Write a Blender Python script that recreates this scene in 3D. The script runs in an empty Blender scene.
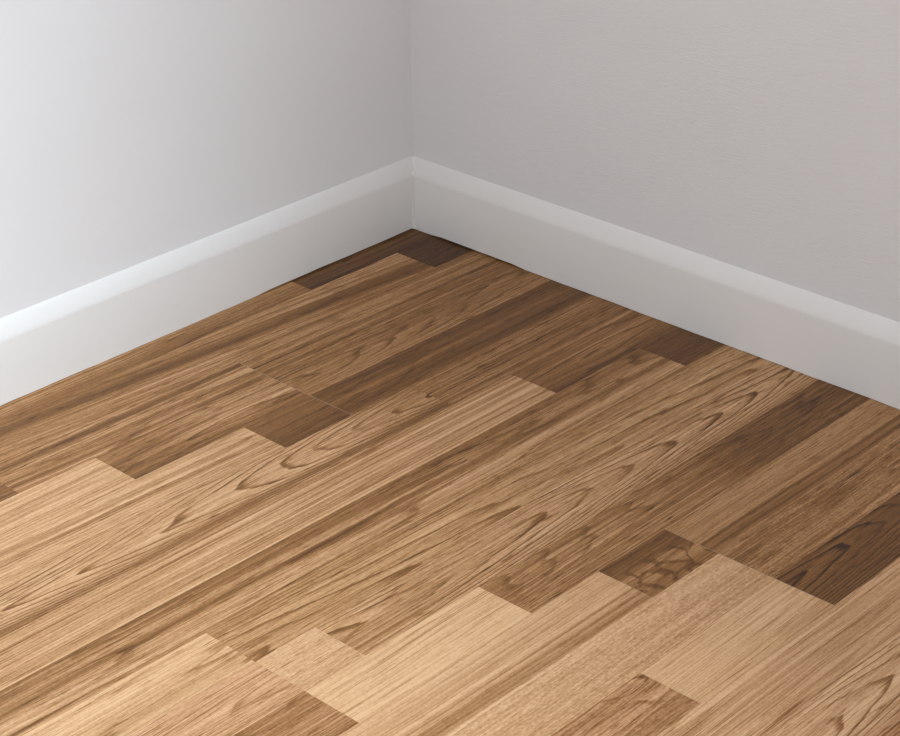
import bpy, math, random
from mathutils import Matrix, Vector

# ---------------------------------------------------------------- camera, world, lights, exposure
scene = bpy.context.scene
col = scene.collection
R = random.Random(7)

BX = 0.6005            # face of the right-hand baseboard (runs along Y)
BY = -0.0293           # face of the left-hand baseboard (runs along X)
T = 0.012              # baseboard thickness
WX, WY = BX + T, BY + T   # wall planes
W = 0.065              # width of one floor strip

cam_data = bpy.data.cameras.new('camera')
cam = bpy.data.objects.new('camera', cam_data)
col.objects.link(cam)
yaw, pitch, roll = 0.756616, 0.477705, 0.009215
fw = Vector((math.cos(yaw) * math.cos(pitch), math.sin(yaw) * math.cos(pitch), -math.sin(pitch)))
rt = Vector((math.sin(yaw), -math.cos(yaw), 0))
dn = fw.cross(rt)
r2 = rt * math.cos(roll) + dn * math.sin(roll)
d2 = -rt * math.sin(roll) + dn * math.cos(roll)
M = Matrix((r2, -d2, -fw)).transposed().to_4x4()
M.translation = Vector((-1.14599, -1.73921, 1.06372))
cam.matrix_world = M
cam_data.sensor_width = 36
cam_data.lens = 36 * 2070.377 / 900
cam_data.clip_start = 0.01
scene.camera = cam

world = bpy.data.worlds.new('room_light')
scene.world = world
world.use_nodes = True
bg = world.node_tree.nodes['Background']
bg.inputs['Color'].default_value = (0.97, 1.01, 1.07, 1)
bg.inputs['Strength'].default_value = 1.06

# hazy sunlight falling through the tall window in the wall behind the viewer
WIN_X0, WIN_X1, WIN_Z0, WIN_Z1, WIN_Y = -2.2, -0.31, 0.8, 4.3, -2.6
ld = bpy.data.lights.new('hazy_sun', 'SUN')
ld.energy = 2.68
ld.angle = math.radians(12)
ld.color = (0.80, 0.93, 1.04)
lo = bpy.data.objects.new('hazy_sun', ld)
col.objects.link(lo)
lo.location = (-0.6, -6, 6)
SUN_EL = math.radians(47)
sun_dir = Vector((0.22, 1.0, -math.tan(SUN_EL) * math.hypot(0.22, 1.0)))
lo.rotation_euler = sun_dir.to_track_quat('-Z', 'Y').to_euler()

vs = scene.view_settings
vs.view_transform = 'Standard'
vs.look = 'None'
vs.gamma = 1
vs.use_curve_mapping = False
vs.exposure = 0.11

# ---------------------------------------------------------------- helpers
def mesh_obj(name, verts, faces, mat=None, parent=None, loc=(0, 0, 0), smooth=False):
    me = bpy.data.meshes.new(name)
    me.from_pydata(verts, [], faces)
    me.update()
    if smooth:
        for p in me.polygons:
            p.use_smooth = True
    o = bpy.data.objects.new(name, me)
    col.objects.link(o)
    if mat:
        me.materials.append(mat)
    o.location = loc
    if parent:
        o.parent = parent
    return o

def box(x0, x1, y0, y1, z0, z1):
    v = [(x0, y0, z0), (x1, y0, z0), (x1, y1, z0), (x0, y1, z0), (x0, y0, z1), (x1, y0, z1), (x1, y1, z1), (x0, y1, z1)]
    f = [(0, 3, 2, 1), (4, 5, 6, 7), (0, 1, 5, 4), (1, 2, 6, 5), (2, 3, 7, 6), (3, 0, 4, 7)]
    return v, f

def structure(o, label=None, cat=None):
    o['kind'] = 'structure'
    if label:
        o['label'] = label
    if cat:
        o['category'] = cat
    return o

class NT:
    """small helper for building node trees"""
    def __init__(self, tree):
        self.t = tree
    def node(self, kind, **kw):
        n = self.t.nodes.new(kind)
        for k, v in kw.items():
            setattr(n, k, v)
        return n
    def link(self, a, b):
        self.t.links.new(a, b)
    def put(self, sock, v):
        if isinstance(v, bpy.types.NodeSocket):
            self.link(v, sock)
        else:
            sock.default_value = v
    def math(self, op, a, b=0.0, c=0.0, clamp=False):
        n = self.node('ShaderNodeMath', operation=op, use_clamp=clamp)
        self.put(n.inputs[0], a); self.put(n.inputs[1], b); self.put(n.inputs[2], c)
        return n.outputs[0]
    def xyz(self, x, y, z):
        n = self.node('ShaderNodeCombineXYZ')
        self.put(n.inputs[0], x); self.put(n.inputs[1], y); self.put(n.inputs[2], z)
        return n.outputs[0]
    def noise(self, vec, detail=2.0, rough=0.5, scale=1.0):
        n = self.node('ShaderNodeTexNoise')
        self.put(n.inputs['Vector'], vec)
        n.inputs['Scale'].default_value = scale
        n.inputs['Detail'].default_value = detail
        n.inputs['Roughness'].default_value = rough
        return n.outputs['Fac']
    def smooth(self, v, a, b, c=0.0, d=1.0):
        n = self.node('ShaderNodeMapRange', interpolation_type='SMOOTHSTEP')
        for s, q in zip(n.inputs[:5], (v, a, b, c, d)):
            self.put(s, q)
        return n.outputs[0]

# ---------------------------------------------------------------- materials
def paint(name, rgb, rough, bump, scale, streak=False):
    m = bpy.data.materials.new(name)
    m.use_nodes = True
    n = NT(m.node_tree)
    bs = m.node_tree.nodes['Principled BSDF']
    tc = n.node('ShaderNodeTexCoord').outputs['Object']
    mp = n.node('ShaderNodeMapping')
    n.link(tc, mp.inputs['Vector'])
    if streak:
        mp.inputs['Scale'].default_value = (0.35, 0.35, 2.2)
    f1 = n.noise(mp.outputs[0], 4, 0.6, scale)
    f2 = n.noise(tc, 3, 0.5, 6)
    cr = n.node('ShaderNodeMix', data_type='RGBA')
    n.link(f2, cr.inputs['Factor'])
    cr.inputs['A'].default_value = (*[c * 0.97 for c in rgb], 1)
    cr.inputs['B'].default_value = (*[min(1, c * 1.03) for c in rgb], 1)
    n.link(cr.outputs['Result'], bs.inputs['Base Color'])
    bs.inputs['Roughness'].default_value = rough
    bp = n.node('ShaderNodeBump')
    bp.inputs['Strength'].default_value = bump
    bp.inputs['Distance'].default_value = 0.002
    n.link(f1, bp.inputs['Height'])
    n.link(bp.outputs[0], bs.inputs['Normal'])
    return m

M_WALL_L = paint('wall_paint_white', (0.785, 0.785, 0.785), 0.6, 0.10, 220)
M_WALL_R = paint('wall_paint_grey_white', (0.74, 0.735, 0.735), 0.65, 0.24, 300, True)
M_BASE = paint('baseboard_gloss_white', (0.775, 0.76, 0.735), 0.35, 0.05, 120)
M_FRAME = paint('window_frame_white', (0.75, 0.75, 0.74), 0.4, 0.02, 120)
M_SEAL = paint('sealant_cream', (0.74, 0.71, 0.66), 0.5, 0.1, 200)
M_DUST = paint('joint_dust_tan', (0.36, 0.24, 0.145), 0.7, 0.1, 400)
M_DIRT = paint('joint_grey', (0.10, 0.085, 0.07), 0.8, 0.1, 400)

# one node group computes the wood grain; each plank feeds it its own numbers
def wood_group():
    g = bpy.data.node_groups.new('wood_grain', 'ShaderNodeTree')
    I = g.interface
    def inp(name, v=0.0, kind='NodeSocketFloat'):
        s = I.new_socket(name, in_out='INPUT', socket_type=kind)
        if kind == 'NodeSocketFloat':
            s.default_value = v
    for nm, v in (('Seed', 0), ('Slope', 0), ('Warp', 0.2), ('Lines', 14), ('Streak', 0.25), ('Pore', 0.25), ('Ring', 0.2),
                  ('RingN', 9), ('CathX', 0), ('CathT', 0.5), ('CathA', 0), ('CathB', 0), ('GradA', 0), ('GradB', 1), ('GradAmt', 0),
                  ('Cell', 0), ('PoreLen', 40), ('Freckle', 0), ('RingX', 2.0), ('Offset', 0.0)):
        inp(nm, v)
    for nm in ('Across', 'Delta', 'Rough'):
        I.new_socket(nm, in_out='OUTPUT', socket_type='NodeSocketFloat')
    n = NT(g)
    gi = n.node('NodeGroupInput').outputs
    go = n.node('NodeGroupOutput').inputs
    tc = n.node('ShaderNodeTexCoord').outputs['Object']
    sp = n.node('ShaderNodeSeparateXYZ')
    n.link(tc, sp.inputs[0])
    x = sp.outputs[0]
    t = n.math('MULTIPLY', sp.outputs[1], -1.0 / W)
    seed = gi['Seed']
    z = n.math('MULTIPLY', seed, 3.17)
    # slow wander of the grain across the plank
    n1 = n.noise(n.xyz(n.math('MULTIPLY', x, 3.5), n.math('MULTIPLY', t, 0.7), z), 2, 0.5)
    wob = n.math('MULTIPLY', n.math('SUBTRACT', n1, 0.5), gi['Warp'])
    tw = n.math('ADD', n.math('ADD', t, wob), n.math('MULTIPLY', x, gi['Slope']))
    n.link(n.math('ADD', tw, gi['Offset']), go['Across'])
    # long streaks
    s1 = n.smooth(n.noise(n.xyz(n.math('MULTIPLY', x, 1.3), n.math('MULTIPLY', tw, gi['Lines']), z), 2, 0.6), 0.28, 0.72)
    s2 = n.smooth(n.noise(n.xyz(n.math('MULTIPLY', x, 5.0), n.math('MULTIPLY', tw, n.math('MULTIPLY', gi['Lines'], 2.2)), n.math('ADD', z, 3.0)), 1, 0.5), 0.30, 0.70)
    streak = n.math('MULTIPLY', n.math('SUBTRACT', n.math('ADD', n.math('MULTIPLY', s1, 0.6), n.math('MULTIPLY', s2, 0.4)), 0.5), gi['Streak'])
    # short pores
    p1 = n.noise(n.xyz(n.math('MULTIPLY', x, gi['PoreLen']), n.math('MULTIPLY', tw, 52.0), n.math('ADD', z, 5.0)), 1, 0.5)
    p2 = n.smooth(p1, 0.55, 0.70)
    pmask = n.smooth(n.noise(n.xyz(n.math('MULTIPLY', x, 9.0), n.math('MULTIPLY', tw, 5.0), n.math('ADD', z, 11.0)), 2), 0.35, 0.62, 0.25, 1.0)
    pore = n.math('MULTIPLY', n.math('MULTIPLY', p2, pmask), gi['Pore'])
    # freckles for the plain flat-sawn planks
    f1 = n.noise(n.xyz(n.math('MULTIPLY', x, 250.0), n.math('MULTIPLY', t, 30.0), z), 1, 0.5)
    freck = n.math('MULTIPLY', n.math('SUBTRACT', f1, 0.5), gi['Freckle'])
    # growth rings: contour lines of a wandering field, bent into arches
    rn = n.noise(n.xyz(n.math('MULTIPLY', x, gi['RingX']), n.math('MULTIPLY', tw, 1.3), n.math('ADD', z, 23.0)), 2, 0.45)
    dt = n.math('SUBTRACT', tw, gi['CathT'])
    arch = n.math('ADD', n.math('MULTIPLY', n.math('MULTIPLY', dt, dt), gi['CathA']),
                  n.math('MULTIPLY', n.math('SUBTRACT', x, gi['CathX']), gi['CathB']))
    jit = n.noise(n.xyz(n.math('MULTIPLY', x, 14.0), n.math('MULTIPLY', t, 9.0), z), 2, 0.6)
    ph = n.math('ADD', n.math('MULTIPLY', n.math('ADD', rn, arch), gi['RingN']), n.math('MULTIPLY', jit, 0.45))
    fr = n.math('FRACT', ph)
    saw = n.math('POWER', fr, 2.2)
    peak = n.smooth(fr, 0.70, 0.90)
    line = n.math('MULTIPLY', n.math('ADD', n.math('MULTIPLY', saw, 0.40), n.math('MULTIPLY', peak, 0.80)), n.smooth(fr, 0.93, 1.0, 1.0, 0.0))
    rmask = n.smooth(n.noise(n.xyz(n.math('MULTIPLY', x, 5.0), n.math('MULTIPLY', t, 1.6), n.math('ADD', z, 31.0)), 2), 0.36, 0.58, 0.15, 1.0)
    ring = n.math('MULTIPLY', n.math('MULTIPLY', n.math('SUBTRACT', line, 0.22), rmask), gi['Ring'])
    # tone change along the plank
    grad = n.math('MULTIPLY', n.smooth(x, gi['GradA'], gi['GradB']), gi['GradAmt'])
    # spalted cells
    vo = n.node('ShaderNodeTexVoronoi', feature='DISTANCE_TO_EDGE')
    wv = n.noise(n.xyz(n.math('MULTIPLY', x, 60.0), n.math('MULTIPLY', t, 4.0), z), 2)
    n.link(n.xyz(n.math('ADD', n.math('MULTIPLY', x, 34.0), wv), n.math('ADD', n.math('MULTIPLY', t, 2.3), wv), z), vo.inputs['Vector'])
    vo.inputs['Scale'].default_value = 1.0
    cellv = n.math('MULTIPLY', n.math('SUBTRACT', n.smooth(vo.outputs['Distance'], 0.0, 0.16, 1.0, 0.0), 0.45), gi['Cell'])
    cm = n.smooth(t, 0.25, 0.45)
    cell = n.math('MULTIPLY', cellv, cm)
    # fine fibres everywhere
    f2 = n.noise(n.xyz(n.math('MULTIPLY', x, 60.0), n.math('MULTIPLY', tw, 56.0), n.math('ADD', z, 41.0)), 2, 0.65)
    fibre = n.math('MULTIPLY', n.math('SUBTRACT', f2, 0.5), 0.18)
    s3 = n.smooth(n.noise(n.xyz(n.math('MULTIPLY', x, 4.0), n.math('MULTIPLY', tw, 44.0), n.math('ADD', z, 51.0)), 1, 0.5), 0.35, 0.65)
    fibre = n.math('ADD', fibre, n.math('MULTIPLY', n.math('SUBTRACT', s3, 0.5), 0.10))
    f3 = n.noise(n.xyz(n.math('MULTIPLY', x, 330.0), n.math('MULTIPLY', t, 26.0), n.math('ADD', z, 61.0)), 1, 0.5)
    fibre = n.math('ADD', fibre, n.math('MULTIPLY', n.math('SUBTRACT', f3, 0.5), 0.20))
    tot = n.math('ADD', streak, fibre)
    for q in (pore, freck, ring, grad, cell):
        tot = n.math('ADD', tot, q)
    n.link(tot, go['Delta'])
    n.link(n.math('ADD', n.math('MULTIPLY', p2, 0.10), 0.0), go['Rough'])
    return g

WOOD = wood_group()
WOOD_STOPS = [(0.0, (0.70, 0.435, 0.245)), (0.18, (0.52, 0.292, 0.140)), (0.40, (0.285, 0.132, 0.045)),
              (0.62, (0.165, 0.072, 0.022)), (0.82, (0.085, 0.036, 0.015)), (1.0, (0.045, 0.019, 0.009))]
ROUGH = 0.40

def wood(name, bands, tint=(1, 1, 1), **kw):
    m = bpy.data.materials.new(name)
    m.use_nodes = True
    n = NT(m.node_tree)
    bs = m.node_tree.nodes['Principled BSDF']
    g = n.node('ShaderNodeGroup')
    g.node_tree = WOOD
    for k, v in kw.items():
        g.inputs[k].default_value = v
    rp = n.node('ShaderNodeValToRGB')
    rp.color_ramp.interpolation = 'LINEAR'
    el = rp.color_ramp.elements
    bands = sorted(bands)
    while len(el) < len(bands):
        el.new(0.5)
    while len(el) > len(bands):
        el.remove(el[-1])
    for e, (pos, d) in zip(el, bands):
        e.position = pos
        e.color = (d, d, d, 1)
    n.link(g.outputs['Across'], rp.inputs[0])
    d = n.math('ADD', rp.outputs[0], g.outputs['Delta'], clamp=True)
    cr = n.node('ShaderNodeValToRGB')
    ce = cr.color_ramp.elements
    while len(ce) < len(WOOD_STOPS):
        ce.new(0.5)
    for e, (pos, c) in zip(ce, WOOD_STOPS):
        e.position = pos
        e.color = (c[0] * tint[0], c[1] * tint[1], c[2] * tint[2], 1)
    n.link(d, cr.inputs[0])
    n.link(cr.outputs[0], bs.inputs['Base Color'])
    n.link(n.math('ADD', g.outputs['Rough'], ROUGH), bs.inputs['Roughness'])
    bs.inputs['Specular IOR Level'].default_value = 0.18
    bp = n.node('ShaderNodeBump')
    bp.inputs['Strength'].default_value = 0.12
    bp.inputs['Distance'].default_value = 0.0004
    bp.invert = True
    n.link(d, bp.inputs['Height'])
    n.link(bp.outputs[0], bs.inputs['Normal'])
    return m

# ---------------------------------------------------------------- floor slab and walls
FX0, FY0 = -2.4, -2.6
v, f = box(FX0, WX + 0.1, FY0, WY + 0.1, -0.06, -0.0085)
floor = structure(mesh_obj('floor', v, f, M_DIRT), 'floor of brown three-strip wood laminate laid along the left wall', 'floor')

def wall(name, x0, x1, y0, y1, z0, z1, mat, label):
    v, f = box(x0, x1, y0, y1, z0, z1)
    return structure(mesh_obj(name, v, f, mat), label, 'wall')

H, HB = 2.3, 4.5
wall('wall_left', FX0, WX + 0.1, WY, WY + 0.1, -0.06, H, M_WALL_L, 'white painted wall left of the room corner')
wall('wall_right', WX, WX + 0.1, FY0, WY, -0.06, H, M_WALL_R, 'pale grey painted wall right of the room corner')
v, f = box(-1.0, WX + 0.1, -1.05, WY + 0.1, H, H + 0.1)  # partial slab added out of view to block overhead fill on the floor
structure(mesh_obj('overhead_blocker', v, f, M_WALL_L), 'unseen white slab added above the room corner to cut overhead light', 'overhead_blocker')

# far wall behind the camera with the window the daylight falls through
def wall_back():
    y0, y1 = WIN_Y - 0.1, WIN_Y
    vs_, fs_ = [], []
    for (a, b, c, d) in ((FX0, WIN_X0, -0.06, HB), (WIN_X1, WX + 0.1, -0.06, HB), (WIN_X0, WIN_X1, -0.06, WIN_Z0), (WIN_X0, WIN_X1, WIN_Z1, HB)):
        v, f = box(a, b, y0, y1, c, d)
        o = len(vs_)
        vs_ += v
        fs_ += [tuple(i + o for i in q) for q in f]
    structure(mesh_obj('wall_back', vs_, fs_, M_WALL_L), 'white wall behind the viewer with a wide window', 'wall')
wall_back()
win = bpy.data.objects.new('window_1', None)
col.objects.link(win)
win.location = ((WIN_X0 + WIN_X1) / 2, WIN_Y, WIN_Z0)
structure(win, 'wide white framed window in the wall behind the viewer', 'window')
hw, hh = (WIN_X1 - WIN_X0) / 2, WIN_Z1 - WIN_Z0
for (a, b, c, d) in ((-hw, -hw + 0.05, 0, hh), (hw - 0.05, hw, 0, hh), (-hw + 0.05, hw - 0.05, 0, 0.05), (-hw + 0.05, hw - 0.05, hh - 0.05, hh)):
    v, f = box(a, b, -0.01, 0.02, c, d)
    mesh_obj('window_frame', v, f, M_FRAME, win)

# ---------------------------------------------------------------- baseboards
PROFILE = [(0.0, 0.0), (T, 0.0), (T, 0.072), (T - 0.0007, 0.0750), (T - 0.0022, 0.0787), (T - 0.0050, 0.0846), (T - 0.0080, 0.0895),
           (T - 0.0098, 0.0921), (0.0, 0.0941)]

def baseboard(name, label, start, direction, out, length, miter0, gap):
    """profile swept from the corner; 'gap(s)' is the dark slit left above the floor"""
    n = max(2, int(length / 0.02))
    vs_, fs_ = [], []
    k = len(PROFILE)
    rr = random.Random(name)
    for i in range(n + 1):
        s = length * i / n
        g = gap(s) + (rr.random() - 0.5) * 0.0006
        wob = (rr.random() - 0.5) * 0.0003
        for (d, z) in PROFILE:
            ss = max(s, d) if miter0 else s
            zz = max(g, 0.0) if z == 0.0 else z + wob
            p = start + direction * ss + out * d
            vs_.append((p.x, p.y, zz))
    for i in range(n):
        for j in range(k):
            a, b = i * k + j, i * k + (j + 1) % k
            fs_.append((a, b, b + k, a + k))
    fs_.append(tuple(range(k - 1, -1, -1)))
    fs_.append(tuple(n * k + j for j in range(k)))
    o = mesh_obj(name, vs_, fs_, M_BASE)
    import bmesh
    bm = bmesh.new()
    bm.from_mesh(o.data)
    bmesh.ops.recalc_face_normals(bm, faces=bm.faces)
    bm.to_mesh(o.data)
    bm.free()
    for p in o.data.polygons:
        p.use_smooth = len(p.vertices) == 4
    for e in o.data.edges:
        pass
    o.data.set_sharp_from_angle(angle=math.radians(35))
    return structure(o, label, 'baseboard')

corner = Vector((WX, WY, 0))
def gap_left(s):
    return 0.0020 if s < 0.262 else 0.0004
def gap_right(s):
    return 0.0022 if 0.05 < s < 0.20 else 0.0006
baseboard('baseboard_left', 'white bevelled baseboard along the left wall', corner, Vector((-1, 0, 0)), Vector((0, -1, 0)), WX - FX0, True, gap_left)
baseboard('baseboard_right', 'white bevelled baseboard along the right wall', corner, Vector((0, -1, 0)), Vector((-1, 0, 0)), WY - FY0, True, gap_right)

# ---------------------------------------------------------------- floor planks
def plank_mesh(L, y0, y1, g0, g1):
    e, th = 0.0002, 0.0085
    x0, x1 = g0, L - g1
    ya, yb = -y0 - 0.00005, -y1 + 0.00005
    v = [(x0, yb, -th), (x1, yb, -th), (x1, ya, -th), (x0, ya, -th),
         (x0, yb, -e), (x1, yb, -e), (x1, ya, -e), (x0, ya, -e),
         (x0 + e, yb + e, 0), (x1 - e, yb + e, 0), (x1 - e, ya - e, 0), (x0 + e, ya - e, 0)]
    f = [(0, 3, 2, 1), (8, 9, 10, 11)]
    for a in (0, 4):
        for i in range(4):
            j = (i + 1) % 4
            f.append((a + i, a + j, a + 4 + j, a + 4 + i))
    return v, f

UEND = WX - 0.001
def plank(k, u0, u1, mat, board0=False, board1=False):
    y0 = k * W
    ytop = -WY + 0.001 if k == 0 else 0.0
    v, f = plank_mesh(u1 - u0, ytop if k == 0 else 0.0, W, 0.0003 if board0 else 0.00005, 0.0003 if board1 else 0.00005)
    return mesh_obj('plank', v, f, mat, floor, (u0, -y0, 0))

def spec(k, u0, u1, bands, b0=False, b1=False, tint=(1, 1, 1), **kw):
    """bands: darkness across the strip, 0 = edge nearer the left wall; CathX, GradA, GradB are given as positions along the room"""
    kw.setdefault('Seed', R.uniform(0, 90))
    for q in ('CathX', 'GradA', 'GradB'):
        if q in kw:
            kw[q] -= u0
    if 'Slope' in kw:      # slope pivots about u = 0.2
        kw['Offset'] = -kw['Slope'] * (0.2 - u0)
    plank(k, u0, u1, wood('plank_wood', bands, tint, **kw), b0, b1)

PINK = (1.0, 0.96, 0.98)
GOLD = (1.0, 1.01, 0.98)
L0 = -0.95    # where the hand-matched planks start on the left
E = UEND
# strip 0 (against the left wall)
spec(0, L0, 0.386, [(0, .30), (.5, .34), (.7, .40), (.85, .36), (1, .48)], Streak=.30, Ring=.10)
spec(0, 0.386, E, [(0, .66), (.7, .68), (1, .80)], Streak=.25, Ring=.15, Pore=.2)
# strip 1
spec(1, L0, 0.533, [(0, .30), (.2, .36), (.34, .54), (.5, .60), (.60, .44), (.75, .34), (.9, .40), (1, .35)], Slope=-1.0, Warp=.08, Streak=.30, Ring=.12)
spec(1, 0.533, E, [(0, .78), (1, .84)], Streak=.12, Ring=.1, Pore=.15)
# strips 2-4
spec(2, L0, -0.142, [(0, .30), (.5, .45), (1, .55)], Streak=.3)
spec(2, -0.142, 0.198, [(0, .28), (.2, .34), (.32, .55), (.40, .34), (.6, .32), (.72, .44), (1, .40)], b1=True, Streak=.42, Lines=11, Slope=-.3, Warp=.1, Ring=.15, Pore=.35)
spec(2, 0.198, E, [(0, .48), (.2, .29), (.3, .44), (.5, .32), (.58, .58), (.64, .36), (.85, .46), (1, .40)], b0=True, Streak=.30, Slope=-.25, Warp=.08, Ring=.08)  # whole plank toned darker to stand in for corner shade
spec(3, L0, -0.0455, [(0, .14), (.5, .20), (1, .12)], Streak=.34, Lines=16, Warp=.05, Ring=.05, Pore=.1)
spec(3, -0.0455, 0.198, [(0, .45), (.3, .40), (.6, .42), (.85, .50), (1, .66)], b1=True, GradA=-.02, GradB=.12, GradAmt=-.12, Ring=.28, RingN=10, Pore=.3)
spec(3, 0.198, E, [(0, .46), (.4, .42), (.8, .37), (1, .35)], b0=True, Ring=.25, RingN=8, CathT=.45, CathX=.3, CathA=2.2, CathB=1.3, Pore=.35, Streak=.18)  # overall tone includes a little painted corner shade
spec(4, L0, 0.1015, [(0, .20), (.25, .12), (.4, .30), (.52, .12), (.62, .34), (.75, .16), (1, .22)], Slope=-.35, Warp=.12, Streak=.32, Ring=.10)
spec(4, 0.1015, 0.198, [(0, .52), (.5, .56), (1, .66)], b1=True, Streak=.18, Ring=.12, Pore=.2)
spec(4, 0.198, E, [(0, .66), (.25, .62), (.5, .48), (.66, .62), (.8, .70), (1, .50)], b0=True, Streak=.20, Ring=.12, Warp=.1)
# strips 5-7
spec(5, L0, 0.286, [(0, .24), (.5, .20), (.76, .24), (.88, .44), (1, .40)], Ring=.42, RingN=5, CathT=.42, CathX=.10, CathA=4.0, CathB=-3.0, Streak=.22, Warp=.12, Pore=.3, GradA=.12, GradB=.28, GradAmt=.13)
spec(5, 0.286, E, [(0, .38), (.3, .40), (.6, .46), (1, .40)], Streak=.36, Lines=15, Warp=.06, Ring=.06, Pore=.4)  # tone raised evenly in place of shade near the corner
spec(6, L0, 0.383, [(0, .19), (.3, .23), (.6, .20), (.85, .23), (1, .17)], Streak=.42, Lines=16, Warp=.03, Ring=.06, Pore=.18, PoreLen=20)
spec(6, 0.383, E, [(0, .50), (.4, .46), (.75, .52), (1, .68)], Ring=.25, RingN=9, Streak=.2, GradA=.40, GradB=.52, GradAmt=-.06)
spec(7, L0, 0.529, [(0, .42), (.2, .44), (.34, .36), (.48, .30), (.56, .52), (.62, .30), (.78, .20), (1, .26)], Slope=-.15, Warp=.12, Streak=.30, Pore=.3)
spec(7, 0.529, E, [(0, .66), (1, .70)], Streak=.12, Ring=.1, Pore=.2)
# strips 8-10
spec(8, L0, -0.1765, [(0, .10), (.5, .12), (.8, .22), (1, .18)], Streak=.22, Pore=.22, tint=GOLD)
spec(8, -0.1765, E, [(0, .36), (.25, .24), (.5, .22), (.72, .32), (.85, .26), (1, .32)], Streak=.22, Ring=.30, RingN=5, CathT=.9, CathX=0, CathA=1.4, CathB=0.9, Slope=-.2, Warp=.12, tint=GOLD)
spec(9, L0, -0.1765, [(0, .16), (1, .20)], Ring=.22, RingN=6, CathT=.7, CathX=-.3, CathA=3.6, CathB=-1.8, tint=PINK)
spec(9, -0.1765, -0.104, [(0, .10), (1, .14)], Streak=.1, Ring=.05, Freckle=.25)
spec(9, -0.104, E, [(0, .26), (.5, .22), (1, .32)], Ring=.45, RingN=5, CathT=.45, CathX=.10, CathA=3.6, CathB=2.4, Streak=.25, Warp=.15, Pore=.35)
spec(10, L0, -0.1765, [(0, .40), (.5, .30), (1, .36)], Ring=.30, RingN=6, Streak=.2, CathT=.2, CathA=2.7, CathB=-1.8, CathX=-.2, tint=PINK)
spec(10, -0.1765, 0.044, [(0, .04), (.5, .06), (1, .03)], Streak=.14, Pore=.26, PoreLen=12, Ring=.05, tint=GOLD)
spec(10, 0.044, E, [(0, .36), (.4, .40), (.8, .36), (1, .28)], Streak=.42, Ring=.14, RingN=6, CathT=.3, CathX=.5, CathA=2.9, CathB=2.1, Warp=.08, GradA=.32, GradB=.45, GradAmt=.22, Pore=.4)
# strips 11-13
spec(11, L0, 0.139, [(0, .10), (.3, .16), (.60, .12), (.645, .38), (.68, .15), (.74, .18), (.78, .42), (.82, .26), (.92, .36), (1, .22)], Streak=.14, Warp=.10, Ring=.05, Pore=.12)
spec(11, 0.139, 0.240, [(0, .62), (.3, .60), (.5, .42), (1, .50)], b1=True, Cell=.26, Ring=.20, RingN=7, Streak=.15, Pore=.1)
spec(11, 0.240, E, [(0, .28), (.4, .30), (.65, .32), (.70, .60), (.76, .38), (.82, .42), (.87, .64), (.92, .36), (1, .34)], b0=True, Streak=.22, Warp=.08, Ring=.06)
spec(12, L0, 0.240, [(0, .10), (.3, .14), (1, .18)], b1=True, Freckle=.32, Streak=.10, Ring=.06, Pore=.12)
spec(12, 0.240, E, [(0, .34), (.5, .36), (1, .34)], b0=True, Freckle=.26, Streak=.25, Ring=.10, Pore=.35)
spec(13, L0, 0.0387, [(0, .30), (.5, .27), (1, .33)], Ring=.30, RingN=6, RingX=12, Streak=.20, Warp=.6, Pore=.3, Freckle=.2, tint=PINK)
spec(13, 0.0387, 0.240, [(0, .10), (.5, .08), (1, .12)], b1=True, Streak=.16, Pore=.30, PoreLen=12, Ring=.05, tint=GOLD)
spec(13, 0.240, E, [(0, .64), (.5, .62), (1, .64)], b0=True, Ring=.50, RingN=5, CathT=.25, CathX=.4, CathA=2.7, CathB=3.0, Warp=.15, Streak=.12)
# strips 14-16
spec(14, L0, E, [(0, .14), (.4, .18), (.8, .16), (1, .20)], Streak=.20, Pore=.28, PoreLen=12, Ring=.10)
spec(15, L0, E, [(0, .16), (.5, .14), (1, .24)], Ring=.38, RingN=5, CathT=.5, CathX=.1, CathA=2.9, CathB=2.1, Streak=.18, Pore=.3)
spec(16, L0, E, [(0, .24), (.3, .36), (.45, .26), (.6, .42), (.75, .24), (1, .34)], Streak=.30, Ring=.2, tint=PINK)

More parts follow.
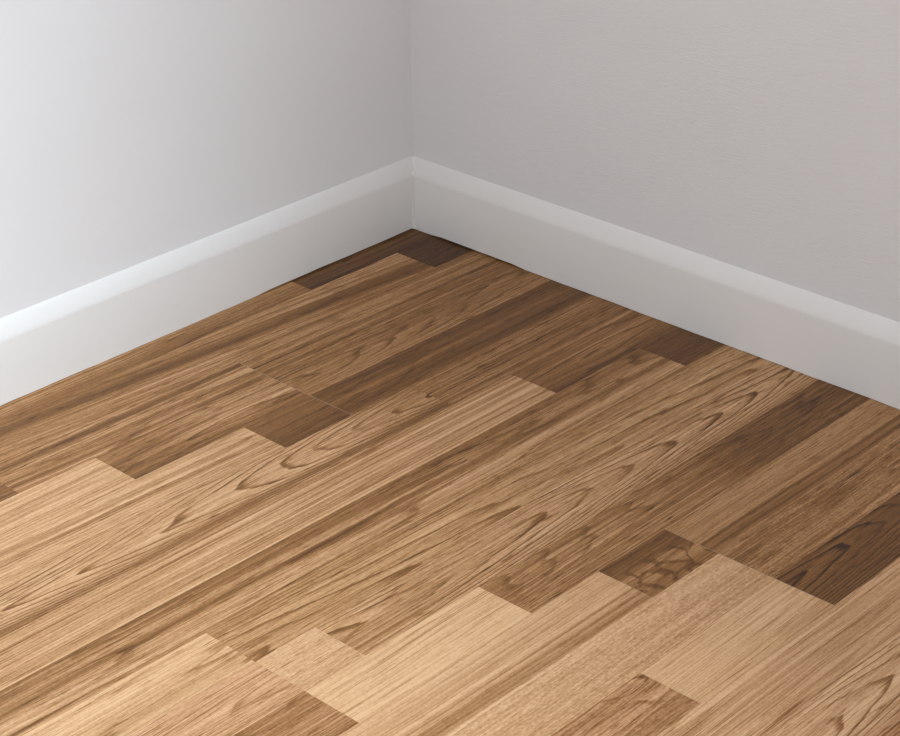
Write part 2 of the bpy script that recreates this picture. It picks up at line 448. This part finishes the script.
# the rest of the floor, outside the view: a few plank looks used again and again
GENERIC = []
for i in range(8):
    d = (.14, .22, .30, .18, .45, .26, .12, .38)[i]
    GENERIC.append(wood('plank_wood_plain', [(0, d), (.5, d + .04), (1, d)], Seed=R.uniform(0, 90), Ring=.25, RingN=7, CathA=2.2, CathB=1.8, Streak=.25))
def fill(k, a, b):
    u = a
    while u < b - 0.02:
        n = min(b, u + R.choice((.24, .31, .38, .46)))
        if b - n < 0.1:
            n = b
        plank(k, u, n, R.choice(GENERIC))
        u = n
for k in range(0, 17):
    fill(k, -1.5, L0)
for k in range(17, 28):
    fill(k, -1.5, E)
v, f = box(FX0, -1.5, FY0, -WY * 0 + WY, -0.0084, 0)
o = mesh_obj('plank_field', v, f, GENERIC[1], floor); o['kind'] = 'stuff'
v, f = box(-1.5, E, FY0, -28 * W, -0.0084, 0)
o = mesh_obj('plank_field', v, f, GENERIC[3], floor); o['kind'] = 'stuff'

# pale dust in the two open board ends
for k0, u in ((2, 0.198), (11, 0.240)):
    v, f = box(-0.0003, 0.0003, -3 * W, 0, -0.006, -0.0001)
    mesh_obj('joint_line', v, f, M_DUST, floor, (u, -k0 * W, 0))

# ---------------------------------------------------------------- sealant in the corner
def sealant():
    rr = random.Random(3)
    vs_, fs_ = [], []
    n = 40
    cx, cy = WX - T, WY - T
    for i in range(n + 1):
        z = 0.001 + 0.095 * i / n
        back = 0.0 if z < 0.075 else T * min(1, (z - 0.075) / 0.018)
        w_ = 0.0026 + rr.uniform(-0.0004, 0.0004) + (0.0016 if z > 0.084 else 0)
        x, y = cx + back, cy + back
        vs_ += [(x + 0.0006, y - w_, z), (x - w_ * 0.5, y - w_ * 0.5, z), (x - w_, y + 0.0006, z)]
    for i in range(n):
        a = 3 * i
        fs_ += [(a, a + 1, a + 4, a + 3), (a + 1, a + 2, a + 5, a + 4)]
    structure(mesh_obj('trim_1', vs_, fs_, M_SEAL, None, smooth=True), 'thin cream sealant line in the corner where the baseboards meet', 'sealant')
sealant()
